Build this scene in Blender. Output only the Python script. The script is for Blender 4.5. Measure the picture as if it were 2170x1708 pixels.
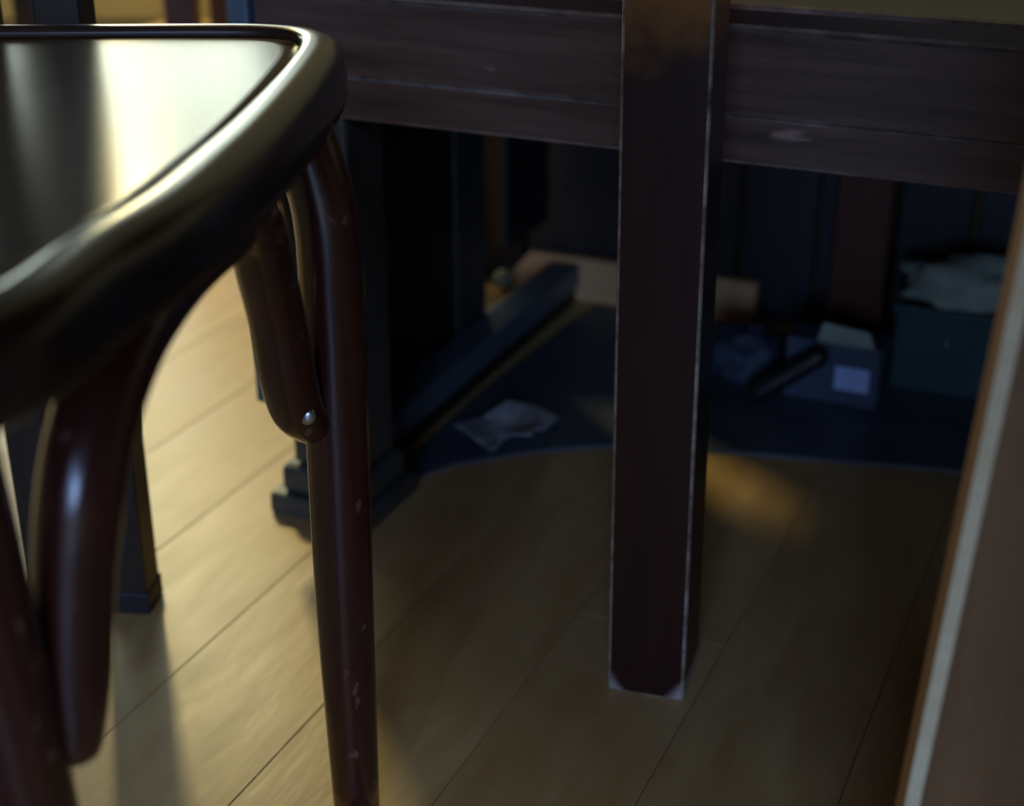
import bpy, bmesh, math, random
from mathutils import Vector, Matrix, noise

for o in list(bpy.data.objects):
    bpy.data.objects.remove(o)
S = bpy.context.scene
COL = S.collection

# ------------------------------------------------------------------ camera
cam_d = bpy.data.cameras.new('camera')
cam = bpy.data.objects.new('camera', cam_d)
COL.objects.link(cam)
cam.location = (0, 0, 0.616)
cam.rotation_euler = (math.radians(90 - 24.5), 0, 0)
cam_d.sensor_width = 36.0
cam_d.lens = 36.0 * 3200 / 2170
cam_d.clip_start = 0.02
cam_d.dof.use_dof = True
cam_d.dof.focus_distance = 0.85
cam_d.dof.aperture_fstop = 5.0
S.camera = cam

# ------------------------------------------------------------------ light
w = bpy.data.worlds.new('daylight')
S.world = w
w.use_nodes = True
w.node_tree.nodes['Background'].inputs[0].default_value = (0.62, 0.75, 1.0, 1)
w.node_tree.nodes['Background'].inputs[1].default_value = 1.0

def area(name, loc, target, sx, sy, power, col):
    d = bpy.data.lights.new(name, 'AREA')
    d.shape = 'RECTANGLE'; d.size = sx; d.size_y = sy
    d.energy = power; d.color = col
    o = bpy.data.objects.new(name, d)
    COL.objects.link(o)
    o.location = loc
    o.rotation_euler = (Vector(target) - Vector(loc)).to_track_quat('-Z', 'Y').to_euler()
    return o

# daylight through the far window, through the window behind the photographer, and the warm ceiling lamp
area('far_window_daylight', (-1.20, 3.36, 1.00), (-1.20, 0, 0.55), 1.8, 1.2, 25, (0.86, 1.0, 0.80))
area('rear_window_daylight', (-0.40, -2.25, 1.35), (-0.25, 1.0, 0.6), 0.9, 1.9, 88, (0.34, 0.54, 1.0))

S.view_settings.view_transform = 'Standard'
S.view_settings.look = 'None'
S.view_settings.exposure = 0.0
S.view_settings.gamma = 1.0
S.view_settings.use_curve_mapping = False

# ------------------------------------------------------------------ materials
def lin(c):
    return tuple(((x / 12.92) if x <= 0.04045 else ((x + 0.055) / 1.055) ** 2.4) for x in c)

def mat(name, c1, c2=None, rough=0.4, scale=(1, 1, 1), nscale=6.0, coat=0.0, bump=0.0, metallic=0.0,
        speck=None, speck_thr=0.70, speck_scale=40.0, detail=6.0, rough2=None, sheen=0.0, spec=0.5, coord='Object', smap=(1, 1, 0.6)):
    """two-tone grain by stretched noise, optional pale specks of wear; colours are linear RGB"""
    m = bpy.data.materials.new(name)
    m.use_nodes = True
    nt = m.node_tree; N = nt.nodes; L = nt.links
    b = N['Principled BSDF']
    b.inputs['Roughness'].default_value = rough
    b.inputs['Metallic'].default_value = metallic
    b.inputs['Coat Weight'].default_value = coat
    b.inputs['Coat Roughness'].default_value = 0.20
    b.inputs['Specular IOR Level'].default_value = spec
    b.inputs['Sheen Weight'].default_value = sheen
    tc = N.new('ShaderNodeTexCoord')
    mp = N.new('ShaderNodeMapping'); mp.inputs['Scale'].default_value = scale
    L.new(tc.outputs[coord], mp.inputs['Vector'])
    nz = N.new('ShaderNodeTexNoise'); nz.inputs['Scale'].default_value = nscale
    nz.inputs['Detail'].default_value = detail; nz.inputs['Roughness'].default_value = 0.62
    L.new(mp.outputs[0], nz.inputs['Vector'])
    rmp = N.new('ShaderNodeValToRGB')
    rmp.color_ramp.elements[0].position = 0.32; rmp.color_ramp.elements[1].position = 0.68
    rmp.color_ramp.elements[0].color = (*c1, 1); rmp.color_ramp.elements[1].color = (*(c2 or c1), 1)
    L.new(nz.outputs['Fac'], rmp.inputs['Fac'])
    out = rmp.outputs['Color']
    if speck:
        n2 = N.new('ShaderNodeTexNoise'); n2.inputs['Scale'].default_value = speck_scale
        n2.inputs['Detail'].default_value = 4.0
        mp2 = N.new('ShaderNodeMapping'); mp2.inputs['Scale'].default_value = smap
        L.new(tc.outputs[coord], mp2.inputs['Vector']); L.new(mp2.outputs[0], n2.inputs['Vector'])
        r2 = N.new('ShaderNodeValToRGB')
        r2.color_ramp.elements[0].position = speck_thr; r2.color_ramp.elements[1].position = speck_thr + 0.05
        L.new(n2.outputs['Fac'], r2.inputs['Fac'])
        mx = N.new('ShaderNodeMixRGB'); mx.inputs['Color2'].default_value = (*speck, 1)
        L.new(r2.outputs['Color'], mx.inputs['Fac']); L.new(out, mx.inputs['Color1'])
        out = mx.outputs['Color']
    L.new(out, b.inputs['Base Color'])
    if rough2 is not None:
        mr = N.new('ShaderNodeMapRange')
        mr.inputs['To Min'].default_value = rough; mr.inputs['To Max'].default_value = rough2
        L.new(nz.outputs['Fac'], mr.inputs['Value']); L.new(mr.outputs[0], b.inputs['Roughness'])
    if bump:
        bp = N.new('ShaderNodeBump'); bp.inputs['Strength'].default_value = bump; bp.inputs['Distance'].default_value = 0.002
        L.new(nz.outputs['Fac'], bp.inputs['Height']); L.new(bp.outputs['Normal'], b.inputs['Normal'])
    return m

M = {}
M['lacquer'] = mat('lacquered_bentwood', (0.036, 0.008, 0.006), (0.062, 0.014, 0.009), 0.26, (1, 1, 0.25), 30, coat=0.6,
                   speck=(0.16, 0.075, 0.05), speck_thr=0.66, speck_scale=85)
M['rim'] = mat('dark_rim_wood', (0.020, 0.010, 0.007), (0.034, 0.016, 0.010), 0.26, (1, 1, 1), 18, coat=0.3)
M['seat'] = mat('varnished_seat_veneer', (0.050, 0.032, 0.014), (0.085, 0.055, 0.026), 0.20, (2.0, 26, 1), 5, coat=0.0, bump=0.02, spec=0.12)
M['bench'] = mat('dark_grained_wood', (0.060, 0.033, 0.026), (0.145, 0.086, 0.066), 0.42, (1.6, 14, 22), 4, bump=0.15,
                 speck=(0.34, 0.22, 0.18), speck_thr=0.665, speck_scale=4.2, smap=(2.2, 6, 13))
M['bench_edge'] = mat('rubbed_wood_edge', (0.10, 0.075, 0.065), (0.30, 0.24, 0.21), 0.4, (6, 6, 6), 8)
M['bench_black'] = mat('blackened_wood', (0.006, 0.006, 0.007), (0.012, 0.012, 0.013), 0.5, (1, 1, 1), 8)
M['bench_top'] = mat('polished_bench_top', (0.030, 0.018, 0.016), (0.055, 0.034, 0.03), 0.28, (1.6, 20, 20), 4, coat=0.3)
M['endpost'] = mat('grey_black_post', (0.035, 0.037, 0.036), (0.05, 0.052, 0.05), 0.45)
M['plinth'] = mat('grey_worn_paint', (0.050, 0.053, 0.048), (0.085, 0.088, 0.075), 0.4, (1, 1, 1), 20)
M['post'] = mat('dark_red_brown_post_wood', (0.022, 0.0065, 0.004), (0.036, 0.0105, 0.006), 0.36, (8, 8, 0.8), 8, coat=0.0, spec=0.25)
def post_wear_and_glow(m):
    """bare wood on the chipped foot corners, warm light painted in as orange high up"""
    nt = m.node_tree; N = nt.nodes; L = nt.links; b = N['Principled BSDF']
    src = b.inputs['Base Color'].links[0].from_socket
    tc = N.new('ShaderNodeTexCoord'); sp = N.new('ShaderNodeSeparateXYZ'); L.new(tc.outputs['Object'], sp.inputs[0])
    nz = N.new('ShaderNodeTexNoise'); nz.inputs['Scale'].default_value = 45; L.new(tc.outputs['Object'], nz.inputs['Vector'])
    def mth(op, a, b_=None):
        n = N.new('ShaderNodeMath'); n.operation = op
        for k, v in enumerate((a, b_)):
            if v is None: continue
            if isinstance(v, (int, float)): n.inputs[k].default_value = v
            else: L.new(v, n.inputs[k])
        return n.outputs[0]
    def rng(v, a, b_, c=0.0, d=1.0):
        n = N.new('ShaderNodeMapRange'); n.interpolation_type = 'SMOOTHSTEP'
        n.inputs[1].default_value = a; n.inputs[2].default_value = b_; n.inputs[3].default_value = c; n.inputs[4].default_value = d
        L.new(v, n.inputs[0]); return n.outputs[0]
    ax = mth('ABSOLUTE', sp.outputs['X'])
    foot = mth('SUBTRACT', mth('ADD', mth('MULTIPLY', ax, 38.0), mth('MULTIPLY', nz.outputs['Fac'], 0.55)), mth('MULTIPLY', sp.outputs['Z'], 34.0))
    f1 = rng(foot, 0.62, 1.05)
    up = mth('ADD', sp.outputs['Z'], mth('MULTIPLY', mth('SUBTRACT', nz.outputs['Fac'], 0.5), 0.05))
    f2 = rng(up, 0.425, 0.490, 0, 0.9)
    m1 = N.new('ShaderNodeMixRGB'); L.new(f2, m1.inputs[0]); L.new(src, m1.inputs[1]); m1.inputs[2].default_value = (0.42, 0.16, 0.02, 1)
    m2 = N.new('ShaderNodeMixRGB'); L.new(f1, m2.inputs[0]); L.new(m1.outputs[0], m2.inputs[1]); m2.inputs[2].default_value = (0.36, 0.30, 0.27, 1)
    L.new(m2.outputs[0], b.inputs['Base Color'])
post_wear_and_glow(M['post'])
M['post_edge'] = mat('edge_worn_to_bare_wood', (0.05, 0.03, 0.02), (0.42, 0.32, 0.24), 0.55, (6, 6, 14), 5)
M['tleg'] = mat('dark_brown_table_wood', (0.012, 0.008, 0.006), (0.022, 0.014, 0.010), 0.42, (8, 8, 1), 8,
                speck=(0.10, 0.09, 0.07), speck_thr=0.72, speck_scale=60)
M['reddish'] = mat('reddish_brown_wood', (0.055, 0.016, 0.010), (0.085, 0.026, 0.014), 0.4, (8, 8, 1), 6)
M['stoolwood'] = mat('brown_stool_wood', (0.17, 0.080, 0.030), (0.24, 0.12, 0.05), 0.5, (8, 8, 1), 6)
M['pale_edge'] = mat('rubbed_bare_edge', (0.75, 0.62, 0.36), (0.90, 0.78, 0.50), 0.5, (3, 3, 6), 10)
M['rail'] = mat('slate_black_rail_paint', (0.075, 0.105, 0.140), (0.11, 0.15, 0.19), 0.38, (1, 1, 1), 14)
M['mat'] = mat('slate_rubber', (0.055, 0.070, 0.092), (0.085, 0.105, 0.135), 0.45, (1, 1, 1), 12, bump=0.1)
M['upholstery'] = mat('olive_upholstery', (0.20, 0.19, 0.12), (0.27, 0.25, 0.16), 0.9, (1, 1, 1), 40, sheen=0.2)
M['tan'] = mat('raw_pine', (0.68, 0.40, 0.18), (0.82, 0.50, 0.24), 0.6, (3, 20, 20), 5)
M['paper'] = mat('torn_grey_paper', (0.32, 0.33, 0.37), (0.62, 0.62, 0.64), 0.8, (1, 1, 1), 30, bump=0.3)
M['teal'] = mat('dark_teal_crate_plastic', (0.020, 0.058, 0.064), (0.030, 0.078, 0.086), 0.4, (1, 1, 1), 10)
M['navy'] = mat('navy_cardboard', (0.040, 0.062, 0.10), (0.055, 0.082, 0.13), 0.6, (1, 1, 1), 12)
M['label'] = mat('pale_blue_paper', (0.36, 0.48, 0.80), (0.46, 0.56, 0.86), 0.7, (1, 1, 1), 20)
M['cloth'] = mat('grey_green_cloth', (0.24, 0.31, 0.25), (0.40, 0.47, 0.37), 0.9, (1, 1, 1), 25, sheen=0.3, bump=0.4)
M['tealcloth'] = mat('teal_grey_cloth', (0.10, 0.20, 0.21), (0.18, 0.30, 0.30), 0.9, (1, 1, 1), 12, sheen=0.3)
M['steelblue'] = mat('blue_grey_steel', (0.10, 0.15, 0.20), (0.14, 0.20, 0.26), 0.35, (1, 1, 1), 10, metallic=0.3)
M['chrome'] = mat('screw_steel', (0.55, 0.62, 0.72), (0.7, 0.75, 0.82), 0.25, metallic=1.0)
M['board_a'] = mat('black_board_stain', (0.014, 0.015, 0.016), (0.026, 0.027, 0.027), 0.5, (10, 10, 1), 5)
M['board_b'] = mat('blue_black_board_stain', (0.014, 0.018, 0.024), (0.022, 0.028, 0.036), 0.5, (10, 10, 1), 5)
M['plaster'] = mat('ochre_plaster', (0.62, 0.42, 0.13), (0.70, 0.48, 0.16), 0.8, (1, 1, 1), 3, bump=0.1)
M['olivewall'] = mat('dim_ochre_plaster', (0.21, 0.165, 0.075), (0.25, 0.20, 0.095), 0.8, (1, 1, 1), 3)
M['brownwall'] = mat('brown_wood_panelling', (0.10, 0.065, 0.04), (0.16, 0.10, 0.06), 0.5, (6, 6, 0.6), 4)
M['white'] = mat('ceiling_white', (0.7, 0.68, 0.62), (0.75, 0.73, 0.66), 0.9, (1, 1, 1), 3)
M['frame'] = mat('window_frame_paint', (0.35, 0.33, 0.27), (0.4, 0.37, 0.3), 0.5)
M['shadowgap'] = mat('floor_bed', (0.10, 0.07, 0.03), (0.12, 0.085, 0.04), 0.8)
M['board_floor'] = []
for k, (a, b_) in enumerate([((0.45, 0.265, 0.095), (0.58, 0.385, 0.165)), ((0.43, 0.255, 0.095), (0.56, 0.37, 0.16)), ((0.47, 0.275, 0.10), (0.60, 0.405, 0.17))]):
    M['board_floor'].append(mat('waxed_floor_plank', a, b_, 0.30, (7, 1.8, 1), 4, bump=0.35, rough2=0.55,
                                speck=(0.16, 0.10, 0.045), speck_thr=0.69, speck_scale=9))
g = bpy.data.materials.new('window_glass'); g.use_nodes = True
nt = g.node_tree; nt.nodes.remove(nt.nodes['Principled BSDF'])
tr = nt.nodes.new('ShaderNodeBsdfTransparent'); gl = nt.nodes.new('ShaderNodeBsdfGlossy'); mx = nt.nodes.new('ShaderNodeMixShader')
gl.inputs['Roughness'].default_value = 0.02; mx.inputs[0].default_value = 0.06
nt.links.new(tr.outputs[0], mx.inputs[1]); nt.links.new(gl.outputs[0], mx.inputs[2])
nt.links.new(mx.outputs[0], nt.nodes['Material Output'].inputs[0])
M['glass'] = g
lampm = bpy.data.materials.new('lamp_shade_glow'); lampm.use_nodes = True
lb = lampm.node_tree.nodes['Principled BSDF']
lb.inputs['Base Color'].default_value = (0.9, 0.8, 0.6, 1)
lb.inputs['Emission Color'].default_value = (1.0, 0.76, 0.38, 1); lb.inputs['Emission Strength'].default_value = 6

# ------------------------------------------------------------------ helpers
def link(name, bm, mats, parent=None, smooth=False):
    me = bpy.data.meshes.new(name)
    bmesh.ops.recalc_face_normals(bm, faces=bm.faces[:])
    bm.to_mesh(me); bm.free()
    for m_ in (mats if isinstance(mats, (list, tuple)) else [mats]):
        me.materials.append(m_)
    if smooth:
        for p in me.polygons: p.use_smooth = True
    o = bpy.data.objects.new(name, me)
    COL.objects.link(o)
    if parent: o.parent = parent
    return o

def empty(name, loc, rz=0.0):
    o = bpy.data.objects.new(name, None)
    o.empty_display_size = 0.05
    COL.objects.link(o); o.location = loc; o.rotation_euler = (0, 0, rz)
    return o

def tag(o, label=None, cat=None, group=None, kind=None):
    if label: o['label'] = label
    if cat: o['category'] = cat
    if group: o['group'] = group
    if kind: o['kind'] = kind
    return o

def box(bm, x0, x1, y0, y1, z0, z1, bev=0.0, seg=2, edge_mat=None, mi=0):
    vs = [bm.verts.new((x, y, z)) for x in (x0, x1) for y in (y0, y1) for z in (z0, z1)]
    F = [(0, 1, 3, 2), (4, 6, 7, 5), (0, 4, 5, 1), (2, 3, 7, 6), (0, 2, 6, 4), (1, 5, 7, 3)]
    fs = [bm.faces.new([vs[i] for i in f]) for f in F]
    for f in fs: f.material_index = mi
    if bev:
        es = list({e for f in fs for e in f.edges})
        bmesh.ops.bevel(bm, geom=es, offset=bev, segments=seg, profile=0.5, affect='EDGES',
                        material=(edge_mat if edge_mat is not None else -1))
    return bm

def bx(*a, **k):
    return box(bmesh.new(), *a, **k)

def hexa(bm, bot, top, bev=0.0, seg=2, edge_mat=None):
    """box from four bottom and four top corners (same winding)"""
    vb = [bm.verts.new(p) for p in bot]; vt = [bm.verts.new(p) for p in top]
    n = len(vb)
    fs = [bm.faces.new(vb[::-1]), bm.faces.new(vt)]
    for i in range(n):
        fs.append(bm.faces.new((vb[i], vb[(i + 1) % n], vt[(i + 1) % n], vt[i])))
    if bev:
        es = list({e for f in fs for e in f.edges})
        bmesh.ops.bevel(bm, geom=es, offset=bev, segments=seg, profile=0.5, affect='EDGES',
                        material=(edge_mat if edge_mat is not None else -1))
    return bm

def catmull(P, n=6):
    P = [Vector(p) for p in P]
    Q = [P[0] * 2 - P[1]] + P + [P[-1] * 2 - P[-2]]
    out = []
    for i in range(1, len(Q) - 2):
        a, b, c, d = Q[i - 1:i + 3]
        for k in range(n):
            t = k / n
            out.append(0.5 * (2 * b + (c - a) * t + (2 * a - 5 * b + 4 * c - d) * t * t + (3 * b - a - 3 * c + d) * t ** 3))
    out.append(P[-1].copy())
    return out

def tube(bm, pts, rads, seg=20, n=6, round_end=True, round_start=True):
    """tapered round rod along a smooth path (last component of each point may be a 4th = radius)"""
    C = catmull(pts, n)
    R = [v.x for v in catmull([(r, 0, 0) for r in rads], n)]
    # rounded ends
    def cap(C, R, at_end):
        p = C[-1] if at_end else C[0]; q = C[-2] if at_end else C[1]
        d = (p - q).normalized(); r = R[-1] if at_end else R[0]
        ex = [(p + d * r * math.sin(a) * 0.8, max(r * math.cos(a), 0.0004)) for a in (0.5, 0.95, 1.3, 1.54)]
        if at_end:
            return C + [e[0] for e in ex], R + [e[1] for e in ex]
        ex = ex[::-1]
        return [e[0] for e in ex] + C, [e[1] for e in ex] + R
    if round_end: C, R = cap(C, R, True)
    if round_start: C, R = cap(C, R, False)
    ref = Vector((0.31, 0.87, 0.11)).normalized()
    rings = []
    T0 = None
    for i, p in enumerate(C):
        t = (C[min(i + 1, len(C) - 1)] - C[max(i - 1, 0)]).normalized()
        if T0 is None:
            a = t.cross(ref).normalized()
        else:
            a = (a - t * a.dot(t)).normalized()
        T0 = t
        b = t.cross(a)
        rings.append([bm.verts.new(p + (a * math.cos(2 * math.pi * k / seg) + b * math.sin(2 * math.pi * k / seg)) * R[i]) for k in range(seg)])
    for A, B in zip(rings, rings[1:]):
        for k in range(seg):
            bm.faces.new((A[k], A[(k + 1) % seg], B[(k + 1) % seg], B[k]))
    bm.faces.new(rings[0][::-1]); bm.faces.new(rings[-1])
    return bm

def closed_curve(P, n=8):
    P = [Vector((p[0], p[1], 0)) for p in P]
    out = []
    m = len(P)
    for i in range(m):
        a, b, c, d = P[i - 1], P[i], P[(i + 1) % m], P[(i + 2) % m]
        for k in range(n):
            t = k / n
            out.append(0.5 * (2 * b + (c - a) * t + (2 * a - 5 * b + 4 * c - d) * t * t + (3 * b - a - 3 * c + d) * t ** 3))
    return out

def poly_slab(pts, z0, z1):
    bm = bmesh.new()
    vb = [bm.verts.new((x, y, z0)) for x, y in pts]; vt = [bm.verts.new((x, y, z1)) for x, y in pts]
    bm.faces.new(vb[::-1]); bm.faces.new(vt)
    for i in range(len(pts)):
        j = (i + 1) % len(pts)
        bm.faces.new((vb[i], vb[j], vt[j], vt[i]))
    return bm

# frame of the bench and of the floor boards: s runs along the bench, t away from the photographer
ANG = math.radians(24)
B0 = Vector((0.139, 0.977, 0))
U = Vector((math.cos(ANG), -math.sin(ANG), 0)); NB = Vector((math.sin(ANG), math.cos(ANG), 0))
def st(s, t, z=0.0):
    return B0 + U * s + NB * t + Vector((0, 0, z))

# ------------------------------------------------------------------ room
floor = link('floor', bx(-3.2, 3.2, -2.3, 3.5, -0.05, -0.0125), M['shadowgap'])
tag(floor, kind='structure')
random.seed(4)
PW = 0.115
GAP = 0.0006
protos = {}
edge0 = -0.425
for i in range(-14, 15):
    s0 = edge0 + PW * i
    t = -1.15 - random.random() * 0.7
    while t < 3.2:
        ln = random.choice((0.8, 1.0, 1.2))
        c = st(s0 + PW / 2, t + ln / 2)
        if -2.6 < c.x < 1.7 and 0.1 < c.y < 3.5 and c.y + 0.3 * abs(c.x) < 4.2 and c.y < 3.1:
            k = random.randrange(3)
            key = (ln, k)
            if key not in protos:
                p = link('plank', bx(-PW / 2 + GAP / 2, PW / 2 - GAP / 2, -ln / 2 + GAP / 2, ln / 2 - GAP / 2, -0.012, 0, bev=0.0004, seg=1),
                         M['board_floor'][k], floor)
                protos[key] = p.data
            else:
                p = bpy.data.objects.new('plank', protos[key]); COL.objects.link(p); p.parent = floor
            p.location = c; p.rotation_euler = (0, 0, -ANG)
        t += ln
# the boards out of the picture, behind the photographer and to the sides, as one plain board field
fb = bmesh.new()
for x0, x1, y0, y1 in ((-3.2, 3.2, -2.3, -0.55),):
    box(fb, x0, x1, y0, y1, -0.0125, -0.0015)
o = link('board_field', fb, M['board_floor'][0], floor); o['kind'] = 'stuff'

def wall_with_hole(name, m, x0, x1, y0, y1, hx0, hx1, hz0, hz1, H=2.5):
    bm = bmesh.new()
    box(bm, x0, hx0, y0, y1, -0.0, H); box(bm, hx1, x1, y0, y1, 0, H)
    box(bm, hx0, hx1, y0, y1, 0, hz0); box(bm, hx0, hx1, y0, y1, hz1, H)
    return tag(link(name, bm, m), kind='structure')
wall_with_hole('wall_far', M['olivewall'], -3.2, 3.2, 3.40, 3.52, -2.15, -0.25, 0.35, 1.65)
wall_with_hole('wall_rear', M['brownwall'], -3.2, 3.2, -2.42, -2.30, -0.95, 0.15, 0.35, 2.35)
tag(link('wall_left', bx(-3.32, -3.2, -2.42, 3.52, 0, 2.5), M['brownwall']), kind='structure')
tag(link('wall_right', bx(3.2, 3.32, -2.42, 3.52, 0, 2.5), M['brownwall']), kind='structure')
tag(link('ceiling', bx(-3.32, 3.32, -2.42, 3.52, 2.5, 2.6), M['brownwall']), kind='structure')

def window(name, x0, x1, z0, z1, y):
    e = empty(name, ((x0 + x1) / 2, y, z0)); tag(e, kind='structure')
    bm = bmesh.new(); hw = (x1 - x0) / 2; h = z1 - z0
    box(bm, -hw, -hw + 0.05, -0.03, 0.03, 0, h); box(bm, hw - 0.05, hw, -0.03, 0.03, 0, h)
    box(bm, -hw, hw, -0.03, 0.03, 0, 0.05); box(bm, -hw, hw, -0.03, 0.03, h - 0.05, h)
    link('window_frame', bm, M['frame'], e)
    link('pane', bx(-hw + 0.05, hw - 0.05, -0.004, 0.004, 0.05, h - 0.05), M['glass'], e)
window('window_1', -2.15, -0.25, 0.35, 1.65, 3.46)
window('window_2', -0.95, 0.15, 0.35, 2.35, -2.36)

# panelled wall standing behind the bench
wb = empty('wall_back', st(0, 0.61), -ANG); tag(wb, kind='structure')
link('plaster_face', bx(-0.47, 1.9, 0.012, 0.11, 0, 2.5), M['plaster'], wb)
bounds = [-0.47, -0.405, -0.275, -0.145, -0.060, 0.019, 0.10, 0.235, 0.37, 0.51, 0.65, 0.79, 0.93, 1.07, 1.21, 1.35, 1.5]
for i, (a, b_) in enumerate(zip(bounds, bounds[1:])):
    link('panel', bx(a + 0.002, b_ - 0.002, -0.010 + 0.004 * (i % 2), 0.012, 0.0, 0.52, bev=0.003, seg=1),
         M['board_a'] if i in (0, 1, 2, 5, 8, 11) else M['board_b'], wb)
link('cap_rail', bx(-0.475, 1.5, -0.022, 0.012, 0.52, 0.545, bev=0.004), M['bench'], wb)

# warm pendant lamp hanging between the left table and the far wall (above the picture)
cl = empty('pendant_lamp', (-0.80, 2.75, 1.30))
tag(cl, 'warm pendant lamp with dark metal shade hanging before the far window', 'lamp')
bm = bmesh.new()
rr = [(0.022, 0.15), (0.03, 0.15), (0.07, 0.11), (0.125, 0.02), (0.13, 0.0), (0.124, 0.0), (0.115, 0.02), (0.062, 0.105), (0.022, 0.14)]
rg_ = [[bm.verts.new((r * math.cos(2 * math.pi * k / 32), r * math.sin(2 * math.pi * k / 32), z)) for k in range(32)] for r, z in rr]
for A, B in zip(rg_, rg_[1:] + rg_[:1]):
    for k in range(32): bm.faces.new((A[k], A[(k + 1) % 32], B[(k + 1) % 32], B[k]))
link('shade', bm, M['tleg'], cl, True)
bm = bmesh.new(); bmesh.ops.create_uvsphere(bm, u_segments=20, v_segments=12, radius=0.035, matrix=Matrix.Translation((0, 0, 0.085)))
link('bulb', bm, lampm, cl, True)
link('cable', bx(-0.004, 0.004, -0.004, 0.004, 0.145, 1.20), M['bench_black'], cl)
pd = bpy.data.lights.new('pendant_light', 'POINT'); pd.energy = 100; pd.color = (1.0, 0.83, 0.36); pd.shadow_soft_size = 0.10
po = bpy.data.objects.new('pendant_light', pd); COL.objects.link(po); po.location = (-0.80, 2.75, 1.315)

# ------------------------------------------------------------------ low bench (local axes s, t, z)
bench = empty('low_bench', B0, -ANG)
tag(bench, 'long dark wooden bench with deep apron standing against the dark panelled wall', 'bench')
BR = 1.05
bm = bx(-0.385, BR, -0.002, 0.575, 0.4335, 0.4505, bev=0.004, seg=2, edge_mat=1)
link('bench_top', bm, [M['bench_top'], M['bench_edge']], bench)
link('apron', bx(-0.362, BR - 0.02, 0.004, 0.022, 0.3770, 0.4335, bev=0.0020, seg=1, edge_mat=1), [M['bench'], M['bench_edge']], bench)
link('lower_rail', bx(-0.362, BR - 0.02, 0.006, 0.030, 0.3445, 0.3768, bev=0.0022, seg=2, edge_mat=1), [M['bench'], M['bench_edge']], bench)
link('apron', bx(-0.362, BR - 0.02, 0.548, 0.565, 0.345, 0.4335, bev=0.001, seg=1), M['bench'], bench)
for s0 in (-0.362, BR - 0.09):
    t0 = 0.012
    lg = link('leg', bx(s0 + 0.004, s0 + 0.068, t0, t0 + 0.06, 0.045, 0.375, bev=0.004), M['plinth'], bench)
    bm = bmesh.new()
    box(bm, s0 - 0.014, s0 + 0.082, t0 - 0.014, t0 + 0.072, 0.0, 0.019, bev=0.003)
    box(bm, s0 - 0.006, s0 + 0.076, t0 - 0.007, t0 + 0.066, 0.0185, 0.044, bev=0.006)
    link('plinth', bm, M['plinth'], lg)
for s0, w0, z0, mm in ((-0.024, 0.056, 0.0, 'reddish'), (BR - 0.08, 0.05, 0.0, 'bench_black')):
    link('rear_leg', bx(s0, s0 + w0, 0.500, 0.545, z0, 0.434, bev=0.003), M[mm], bench)
link('end_stile', bx(-0.384, -0.366, 0.002, 0.03, 0.10, 0.433, bev=0.002), M['steelblue'], bench)
link('end_panel', bx(-0.373, -0.361, 0.073, 0.33, 0.0, 0.42, bev=0.002), M['bench_black'], bench)
link('end_post', bx(-0.378, -0.359, 0.331, 0.40, 0.0, 0.42, bev=0.003), M['endpost'], bench)
link('rear_end_panel', bx(-0.373, -0.361, 0.456, 0.570, 0.095, 0.42, bev=0.002), M['bench_black'], bench)
link('light_stop_panel', bx(-0.373, -0.361, 0.401, 0.455, 0.315, 0.42, bev=0.001), M['bench_black'], bench)  # added to trim the lamp light streaming through the bench end
rl = link('base_rail', bx(-0.358, -0.322, 0.084, 0.572, 0.019, 0.046, bev=0.003), M['rail'], bench)
link('rail_shadow_strip', bx(-0.354, -0.326, 0.086, 0.570, 0.0, 0.0185, bev=0.001), M['bench_black'], rl)  # black strip painted in for the shadow beneath the rail

# ------------------------------------------------------------------ table whose leg stands in the middle of the picture
T3 = empty('dining_table', (0.0995, 0.8895, 0), math.radians(-17))
tag(T3, 'dark wooden table whose square edge-worn leg stands in front of the bench', 'table')
def post(x, y, lean, parent, wdt=0.0268, h=0.70):
    bm = bmesh.new()
    a = wdt
    bot = [(x - a, y - a, 0), (x + a, y - a, 0), (x + a, y + a, 0), (x - a, y + a, 0)]
    top = [(px + lean, py, h) for px, py, _ in bot]
    hexa(bm, bot, top, bev=0.0022, seg=2, edge_mat=1)
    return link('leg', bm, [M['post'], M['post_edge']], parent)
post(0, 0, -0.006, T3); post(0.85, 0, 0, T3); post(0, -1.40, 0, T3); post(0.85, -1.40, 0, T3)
link('tabletop', bx(-0.05, 0.90, -1.45, 0.045, 0.70, 0.728, bev=0.004), M['bench_top'], T3)  # unseen near part lengthened to keep rear window light off the floor
for a in ((0.03, 0.82, -0.010, 0.010), (0.03, 0.82, -1.41, -1.39), (-0.010, 0.010, -1.37, -0.03), (0.84, 0.86, -1.37, -0.03)):
    link('apron', bx(*a, 0.63, 0.70), M['post'], T3)

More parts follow.
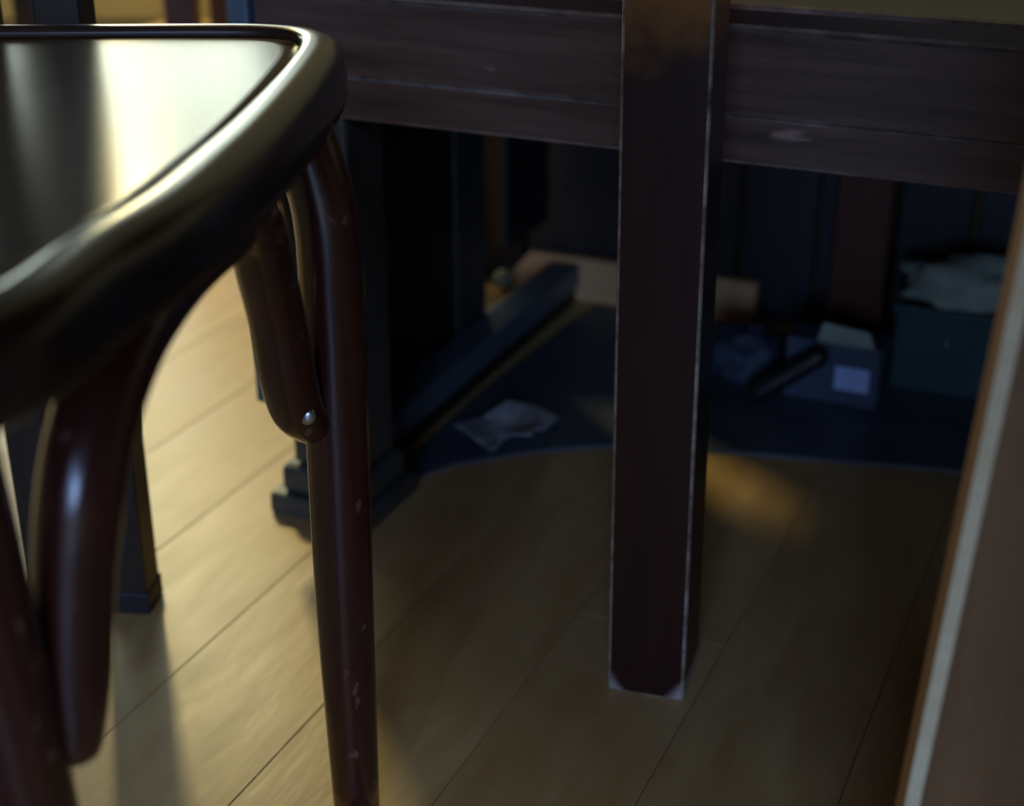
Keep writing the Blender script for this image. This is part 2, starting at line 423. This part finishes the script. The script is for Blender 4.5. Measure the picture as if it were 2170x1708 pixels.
# ------------------------------------------------------------------ tables to the left (twin legs, tops above the picture)
def simple_table(label, legs, top, hw, m, lean=None, zt=0.715):
    e = empty('cafe_table', (legs[0][0], legs[0][1], 0))
    tag(e, label, 'table')
    ox, oy = legs[0][:2]
    for i, (x, y, r) in enumerate(legs):
        l = link('leg', bx(-hw, hw, -hw, hw, 0, zt, bev=0.0025), m[min(i, len(m) - 1)], e)
        l.location = (x - ox, y - oy, 0); l.rotation_euler = (0, 0, r)
        link('foot_cap', bx(-hw - 0.0012, hw + 0.0012, -hw - 0.0012, hw + 0.0012, 0, 0.018, bev=0.0015), M['bench_black'], l)
    pts = [(x - ox, y - oy) for x, y in top]
    link('tabletop', poly_slab(pts, zt, zt + 0.026), M['bench_top'], e)
    return e
simple_table('dark table on twin slim square legs beyond the glossy bentwood seat',
             [(-0.287, 0.985, -0.1), (-0.352, 1.0, -0.05), (-0.615, 1.96, -0.2), (-1.15, 0.88, -0.1), (-1.40, 1.90, -0.1)],
             [(-0.262, 0.955), (-0.585, 1.99), (-1.44, 1.93), (-1.18, 0.84)], 0.0155, [M['tleg']])
# chair with a rounded back farther off: one leg shows beyond the seat rim, its back mirrors in the seat
ls = empty('side_chair', (-0.435, 2.03, 0), 0.0)
tag(ls, 'chair with reddish brown legs far behind the bentwood seat, left of the metal stool', 'chair')
for x, y in ((0, 0), (0.40, 0), (0, 0.30), (0.40, 0.30)):
    link('leg', bx(x - 0.021, x + 0.021, y - 0.021, y + 0.021, 0, 0.38, bev=0.003), M['reddish'], ls)
link('seat', bx(-0.022, 0.422, -0.022, 0.322, 0.38, 0.43, bev=0.012, seg=3), M['upholstery'], ls)
bm = bmesh.new()
po_ = [(0.045, 0.43), (0.045, 0.75)] + [(0.185 - 0.14 * math.cos(a), 0.75 + 0.14 * math.sin(a)) for a in [k * math.pi / 20 for k in range(1, 11)]]
po_ += [(0.445 - x, z) for x, z in po_[::-1]]
fr = [bm.verts.new((x, 0.275, z)) for x, z in po_]; bk = [bm.verts.new((x, 0.320, z)) for x, z in po_]
bm.faces.new(fr); bm.faces.new(bk[::-1])
for k in range(len(po_)):
    q = (k + 1) % len(po_)
    bm.faces.new((fr[k], bk[k], bk[q], fr[q]))
link('backrest', bm, M['upholstery'], ls)

# metal stool behind the bench end
ms = empty('metal_stool', (-0.316, 1.79, 0), 0.05)
tag(ms, 'blue grey metal stool standing behind the left end of the bench', 'stool')
for x, y in ((0, 0), (0.17, 0), (0, 0.17), (0.17, 0.17)):
    link('leg', bx(x - 0.014, x + 0.014, y - 0.014, y + 0.014, 0, 0.40, bev=0.002), M['steelblue'], ms)
link('seat', bx(-0.015, 0.185, -0.015, 0.185, 0.40, 0.43, bev=0.006), M['bench_black'], ms)

# ------------------------------------------------------------------ bentwood chair
CH = Vector((-0.31, 0.60, 0))
chair = empty('bentwood_chair', CH)
tag(chair, 'dark lacquered bentwood chair with raised rim around a glossy reflecting seat', 'chair')
def L3(p): return (p[0] - CH.x, p[1] - CH.y, p[2])
inner = [(-.158, .420), (-.147, .472), (-.133, .523), (-.124, .585), (-.1185, .632), (-.1135, .696), (-.111, .745), (-.1105, .790), (-.116, .817),
         (-.134, .829), (-.17, .831), (-.24, .829), (-.32, .826), (-.41, .82), (-.475, .80), (-.507, .755), (-.512, .68), (-.50, .58), (-.485, .48),
         (-.462, .41), (-.41, .372), (-.32, .358), (-.235, .362), (-.185, .382)]
cur = [p - Vector((CH.x, CH.y, 0)) for p in closed_curve(inner, 6)]
nC = len(cur)
nor = []
for i in range(nC):
    t = (cur[(i + 1) % nC] - cur[i - 1]).normalized()
    nor.append(Vector((t.y, -t.x, 0)))
area2 = sum(cur[i].x * cur[(i + 1) % nC].y - cur[(i + 1) % nC].x * cur[i].y for i in range(nC))
if area2 < 0: nor = [-v for v in nor]
prof = [(0.000, .4555), (0.0003, .4590), (.002, .4610), (.006, .4620), (.012, .4614), (.0175, .4590), (.0215, .4545), (.0235, .4480), (.0240, .440), (.0238, .434), (.0225, .429), (.019, .4262), (.012, .4255), (-.006, .4255), (-.006, .4555)]
bm = bmesh.new()
rings = [[bm.verts.new((c.x + v.x * d, c.y + v.y * d, z)) for d, z in prof] for c, v in zip(cur, nor)]
m_ = len(prof)
for i in range(nC):
    A, B = rings[i], rings[(i + 1) % nC]
    for k in range(m_):
        bm.faces.new((A[k], B[k], B[(k + 1) % m_], A[(k + 1) % m_]))
link('seat_rim', bm, M['rim'], chair, True)
# veneer panel, very slightly dished
bm = bmesh.new()
cc = Vector((0, 0, 0))
levels = [1.0, 0.96, 0.9, 0.8, 0.65, 0.45, 0.25]
rg = []
for f in levels:
    dz = -0.0010 * (1 - f ** 3)
    rg.append([bm.verts.new((cc.x + (c.x - v.x * 0.002 - cc.x) * f, cc.y + (c.y - v.y * 0.002 - cc.y) * f, .4572 + dz)) for c, v in zip(cur, nor)])
for A, B in zip(rg, rg[1:]):
    for i in range(nC):
        bm.faces.new((A[i], A[(i + 1) % nC], B[(i + 1) % nC], B[i]))
bm.faces.new(rg[-1])
und = [bm.verts.new((c.x, c.y, .446)) for c in cur]
for i in range(nC):
    bm.faces.new((rg[0][i], und[i], und[(i + 1) % nC], rg[0][(i + 1) % nC]))
bm.faces.new(und)
link('seat_panel', bm, M['seat'], chair, True)

legs = {
 'B': ([(-.104, .728, .432), (-.0935, .726, .392), (-.092, .727, .340), (-.0935, .731, .271), (-.0955, .737, .148), (-.0955, .743, .0)], [.0165, .0165, .0170, .0172, .0165, .0140]),
 'A': ([(-.181, .423, .435), (-.179, .43, .39), (-.179, .435, .345), (-.178, .440, .297), (-.177, .445, .24), (-.174, .455, .10), (-.172, .46, .0)], [.0165, .0165, .0170, .0170, .0168, .0155, .0140]),
}
lobj = {}
for k, (P, R) in legs.items():
    lobj[k] = link('leg', tube(bmesh.new(), [L3(p) for p in P], R, n=6, round_end=False), M['lacquer'], chair, True)
# rear legs sweep up into the hoop of the back (out of the picture at left)
for P in ([(-.50, .445, 0), (-.485, .45, .2), (-.475, .455, .42), (-.495, .455, .62), (-.53, .47, .80), (-.55, .53, .885), (-.555, .60, .90)],
          [(-.52, .82, 0), (-.505, .80, .2), (-.495, .785, .42), (-.51, .77, .62), (-.535, .74, .80), (-.55, .67, .885), (-.555, .60, .90)]):
    link('rear_leg', tube(bmesh.new(), [L3(p) for p in P], [.0145, .016, .0165, .016, .015, .0145, .0145], n=6, round_start=False), M['lacquer'], chair, True)
# curved brackets between the front legs and the seat
br = [(-.114, .640, .414), (-.1165, .660, .402), (-.1165, .675, .378), (-.1150, .69, .347), (-.1135, .700, .314), (-.1115, .710, .290), (-.106, .718, .277)]
b1 = link('bracket', tube(bmesh.new(), [L3(p) for p in br], [.0125, .0138, .0142, .0142, .0145, .0140, .0115], n=6), M['lacquer'], chair, True)
b3 = [(-.155, .80, .415), (-.128, .790, .408), (-.112, .772, .385), (-.1045, .757, .345), (-.103, .746, .31), (-.100, .738, .285)]
link('bracket', tube(bmesh.new(), [L3(p) for p in b3], [.0115, .0125, .0125, .0125, .0125, .011], n=6), M['lacquer'], chair, True)
bl = [(-.122, .625, .412), (-.130, .565, .4165), (-.1365, .515, .414), (-.142, .493, .404), (-.147, .477, .388), (-.151, .467, .367), (-.156, .462, .334), (-.159, .457, .297), (-.161, .454, .272)]
b2 = link('bracket', tube(bmesh.new(), [L3(p) for p in bl], [.0115, .0130, .0142, .0150, .0154, .0154, .0148, .0136, .0105], n=6), M['lacquer'], chair, True)
bm = bmesh.new()
bmesh.ops.create_uvsphere(bm, u_segments=16, v_segments=8, radius=0.0048, matrix=Matrix.Translation(L3((-.1045, .698, .2905))) @ Matrix.Diagonal((1, .5, 1, 1)))
link('screw', bm, M['chrome'], b1, True)

# ------------------------------------------------------------------ wooden stool at right, only its nearest raked leg in view
rc = empty('wooden_stool', (0.168, 0.50, 0))
tag(rc, 'brown wooden stool at right edge, its raked leg has a pale worn edge', 'stool')
def raked(x0, sx, y0):
    bm = bmesh.new()
    w_, d_ = 0.062 * sx, 0.020
    bot = [(x0 - 0.016 * sx, y0, 0), (x0 - 0.016 * sx + w_, y0, 0), (x0 - 0.016 * sx + w_, y0 + d_, 0), (x0 - 0.016 * sx, y0 + d_, 0)]
    top = [(px + 0.030 * sx, py, 0.50) for px, py, _ in bot]
    vb = [bm.verts.new(p) for p in bot]; vt = [bm.verts.new(p) for p in top]
    bm.faces.new(vb[::-1]); bm.faces.new(vt)
    for i in range(4):
        bm.faces.new((vb[i], vb[(i + 1) % 4], vt[(i + 1) % 4], vt[i]))
    es = [e for e in bm.edges if abs((e.verts[0].co - e.verts[1].co).z) > 0.2]
    bmesh.ops.bevel(bm, geom=es, offset=0.0045, segments=1, profile=0.5, affect='EDGES', material=1)
    return link('leg', bm, [M['stoolwood'], M['pale_edge']], rc)
for y0 in (0.0, -0.36):
    raked(0.0, 1, y0); raked(0.42, -1, y0)
link('seat', bx(0.018, 0.40, -0.375, 0.035, 0.50, 0.525, bev=0.006), M['stoolwood'], rc)

# ------------------------------------------------------------------ things on the floor beneath the bench
mp = [(-0.312, 0.060), (-0.285, 0.112), (-0.272, 0.138), (-0.22, 0.19), (-0.153, 0.236), (-0.063, 0.262), (0.126, 0.306), (0.42, 0.36), (0.42, 0.56), (-0.30, 0.565), (-0.316, 0.3)]
fm = link('floor_mat', poly_slab(mp, 0, 0.003), M['mat'])
fm.location = B0; fm.rotation_euler = (0, 0, -ANG)
tag(fm, 'slate black rubber mat lying on the floor beneath the bench', 'mat')

def at_front(s, t, z): return st(s, t, z)
# torn paper scrap: outline in world x, y
tp = [(-.053, 1.268), (-.043, 1.259), (-.033, 1.245), (-.027, 1.240), (-.021, 1.226), (-.015, 1.236), (-.017, 1.250), (-.001, 1.259), (.018, 1.247),
      (.022, 1.264), (.032, 1.279), (.044, 1.303), (.030, 1.325), (.018, 1.337), (-.004, 1.325), (-.028, 1.305)]
bm = bmesh.new()
cx = sum(p[0] for p in tp) / len(tp); cy = sum(p[1] for p in tp) / len(tp)
def hz(x, y, d): return 0.0034 + 0.012 * d * (0.5 + 0.5 * math.sin(90 * x + 40 * y))
top = [bm.verts.new((x - cx, y - cy, hz(x, y, 1) + 0.0012)) for x, y in tp]
bot = [bm.verts.new((x - cx, y - cy, hz(x, y, 1))) for x, y in tp]
mt = [bm.verts.new(((x - cx) * .55, (y - cy) * .55, hz(x, y, 0.5) + 0.0012)) for x, y in tp]
mb = [bm.verts.new(((x - cx) * .55, (y - cy) * .55, hz(x, y, 0.5))) for x, y in tp]
n = len(tp)
for i in range(n):
    j = (i + 1) % n
    bm.faces.new((top[i], top[j], mt[j], mt[i])); bm.faces.new((bot[i], mb[i], mb[j], bot[j])); bm.faces.new((top[i], bot[i], bot[j], top[j]))
bm.faces.new(mt); bm.faces.new(mb[::-1])
o = link('paper_scrap', bm, M['paper']); o.location = (cx, cy, 0)
tag(o, 'torn pale grey paper scrap with jagged edge on the black mat', 'paper')

# raw tan batten on the floor against the panelled wall
tb = empty('wood_batten', st(-0.40, 0.580), -ANG)
tag(tb, 'raw tan wooden batten lying along the foot of the panelled wall', 'batten')
bm = bmesh.new()
hexa(bm, [(-0.03, 0, 0), (0.282, 0, 0), (0.282, 0.014, 0), (-0.03, 0.014, 0)], [(0.012, 0, 0.05), (0.282, 0, 0.05), (0.282, 0.014, 0.05), (0.012, 0.014, 0.05)], bev=0.001, seg=1)
link('strip', bm, M['tan'], tb)
bm = bmesh.new(); bmesh.ops.create_uvsphere(bm, u_segments=16, v_segments=10, radius=0.012, matrix=Matrix.Translation((-0.018, -0.008, 0.014)))
link('knob', bm, M['cloth'], tb, True)

# teal crate
cr = empty('storage_crate', st(0.052, 0.475), -ANG)
tag(cr, 'dark teal plastic crate under the right part of the bench', 'crate')
bm = bmesh.new()
for a in ((0, 0.33, 0, 0.006), (0, 0.33, 0.084, 0.09), (0, 0.006, 0.006, 0.084), (0.324, 0.33, 0.006, 0.084)):
    box(bm, *a, 0.003, 0.086)
box(bm, 0.006, 0.324, 0.006, 0.084, 0.003, 0.010)
link('body', bm, M['teal'], cr)
bm = bmesh.new(); box(bm, -0.004, 0.334, -0.004, 0.004, 0.080, 0.090, bev=0.002); box(bm, -0.004, 0.334, 0.086, 0.094, 0.080, 0.090, bev=0.002)
link('lip', bm, M['teal'], cr)
bm = bmesh.new(); bmesh.ops.create_uvsphere(bm, u_segments=10, v_segments=6, radius=0.0025, matrix=Matrix.Translation((0.05, -0.001, 0.056)))
link('rivet', bm, M['chrome'], cr, True)

def bundle(name, label, s, t, z, sx, sy, sz, m, seed, amp=0.35):
    bm = bmesh.new(); bmesh.ops.create_icosphere(bm, subdivisions=4, radius=1)
    for v in bm.verts:
        n_ = noise.fractal(v.co * 1.7 + Vector((seed, 0, 0)), 1.0, 2.0, 4)
        r = 1 + amp * n_
        v.co = Vector((v.co.x * sx * r, v.co.y * sy * r, max(v.co.z * sz * r, -sz * 0.35)))
    o = link(name, bm, m, None, True)
    lo = min(v.co.z for v in o.data.vertices)
    o.location = st(s, t, z - lo); o.rotation_euler = (0, 0, -ANG)
    return tag(o, label, 'cloth')
bundle('folded_cloth', 'crumpled pale grey green cloth heaped on the teal crate', 0.115, 0.517, 0.090, 0.070, 0.036, 0.030, M['cloth'], 3.3)
bundle('cloth_bundle', 'teal grey cloth bundle on the crate, nearest the right edge', 0.26, 0.518, 0.090, 0.034, 0.036, 0.050, M['tealcloth'], 7.1)
bundle('cloth_heap', 'low navy cloth heap on the mat left of the labelled box', -0.095, 0.45, 0.003, 0.040, 0.032, 0.035, M['navy'], 5.2)

nb = empty('cardboard_box', st(-0.040, 0.405), -ANG)
tag(nb, 'small navy box with a pale blue label in front of the far table leg', 'box')
link('carton', bx(0, 0.092, 0, 0.045, 0.003, 0.066, bev=0.002), M['navy'], nb)
bm = bmesh.new()
hexa(bm, [(0.030, 0.0, 0.066), (0.085, 0.0, 0.066), (0.085, 0.002, 0.066), (0.030, 0.002, 0.066)], [(0.036, -0.006, 0.088), (0.080, -0.006, 0.084), (0.080, -0.004, 0.084), (0.036, -0.004, 0.088)])
link('flap', bm, M['cloth'], nb)
link('paper_label', bx(0.050, 0.083, -0.0012, 0.0002, 0.020, 0.044), M['label'], nb)

kb = link('black_bar', tube(bmesh.new(), [(0, 0, 0), (0.028, 0.006, 0.022), (0.057, 0.012, 0.045)], [.0105, .0105, .0105], seg=14, n=3), M['bench_black'], None, True)
kb.location = st(-0.060, 0.375, 0.0135); kb.rotation_euler = (0, 0, -ANG)
tag(kb, 'short black bar leaning against the small navy labelled box', 'bar')
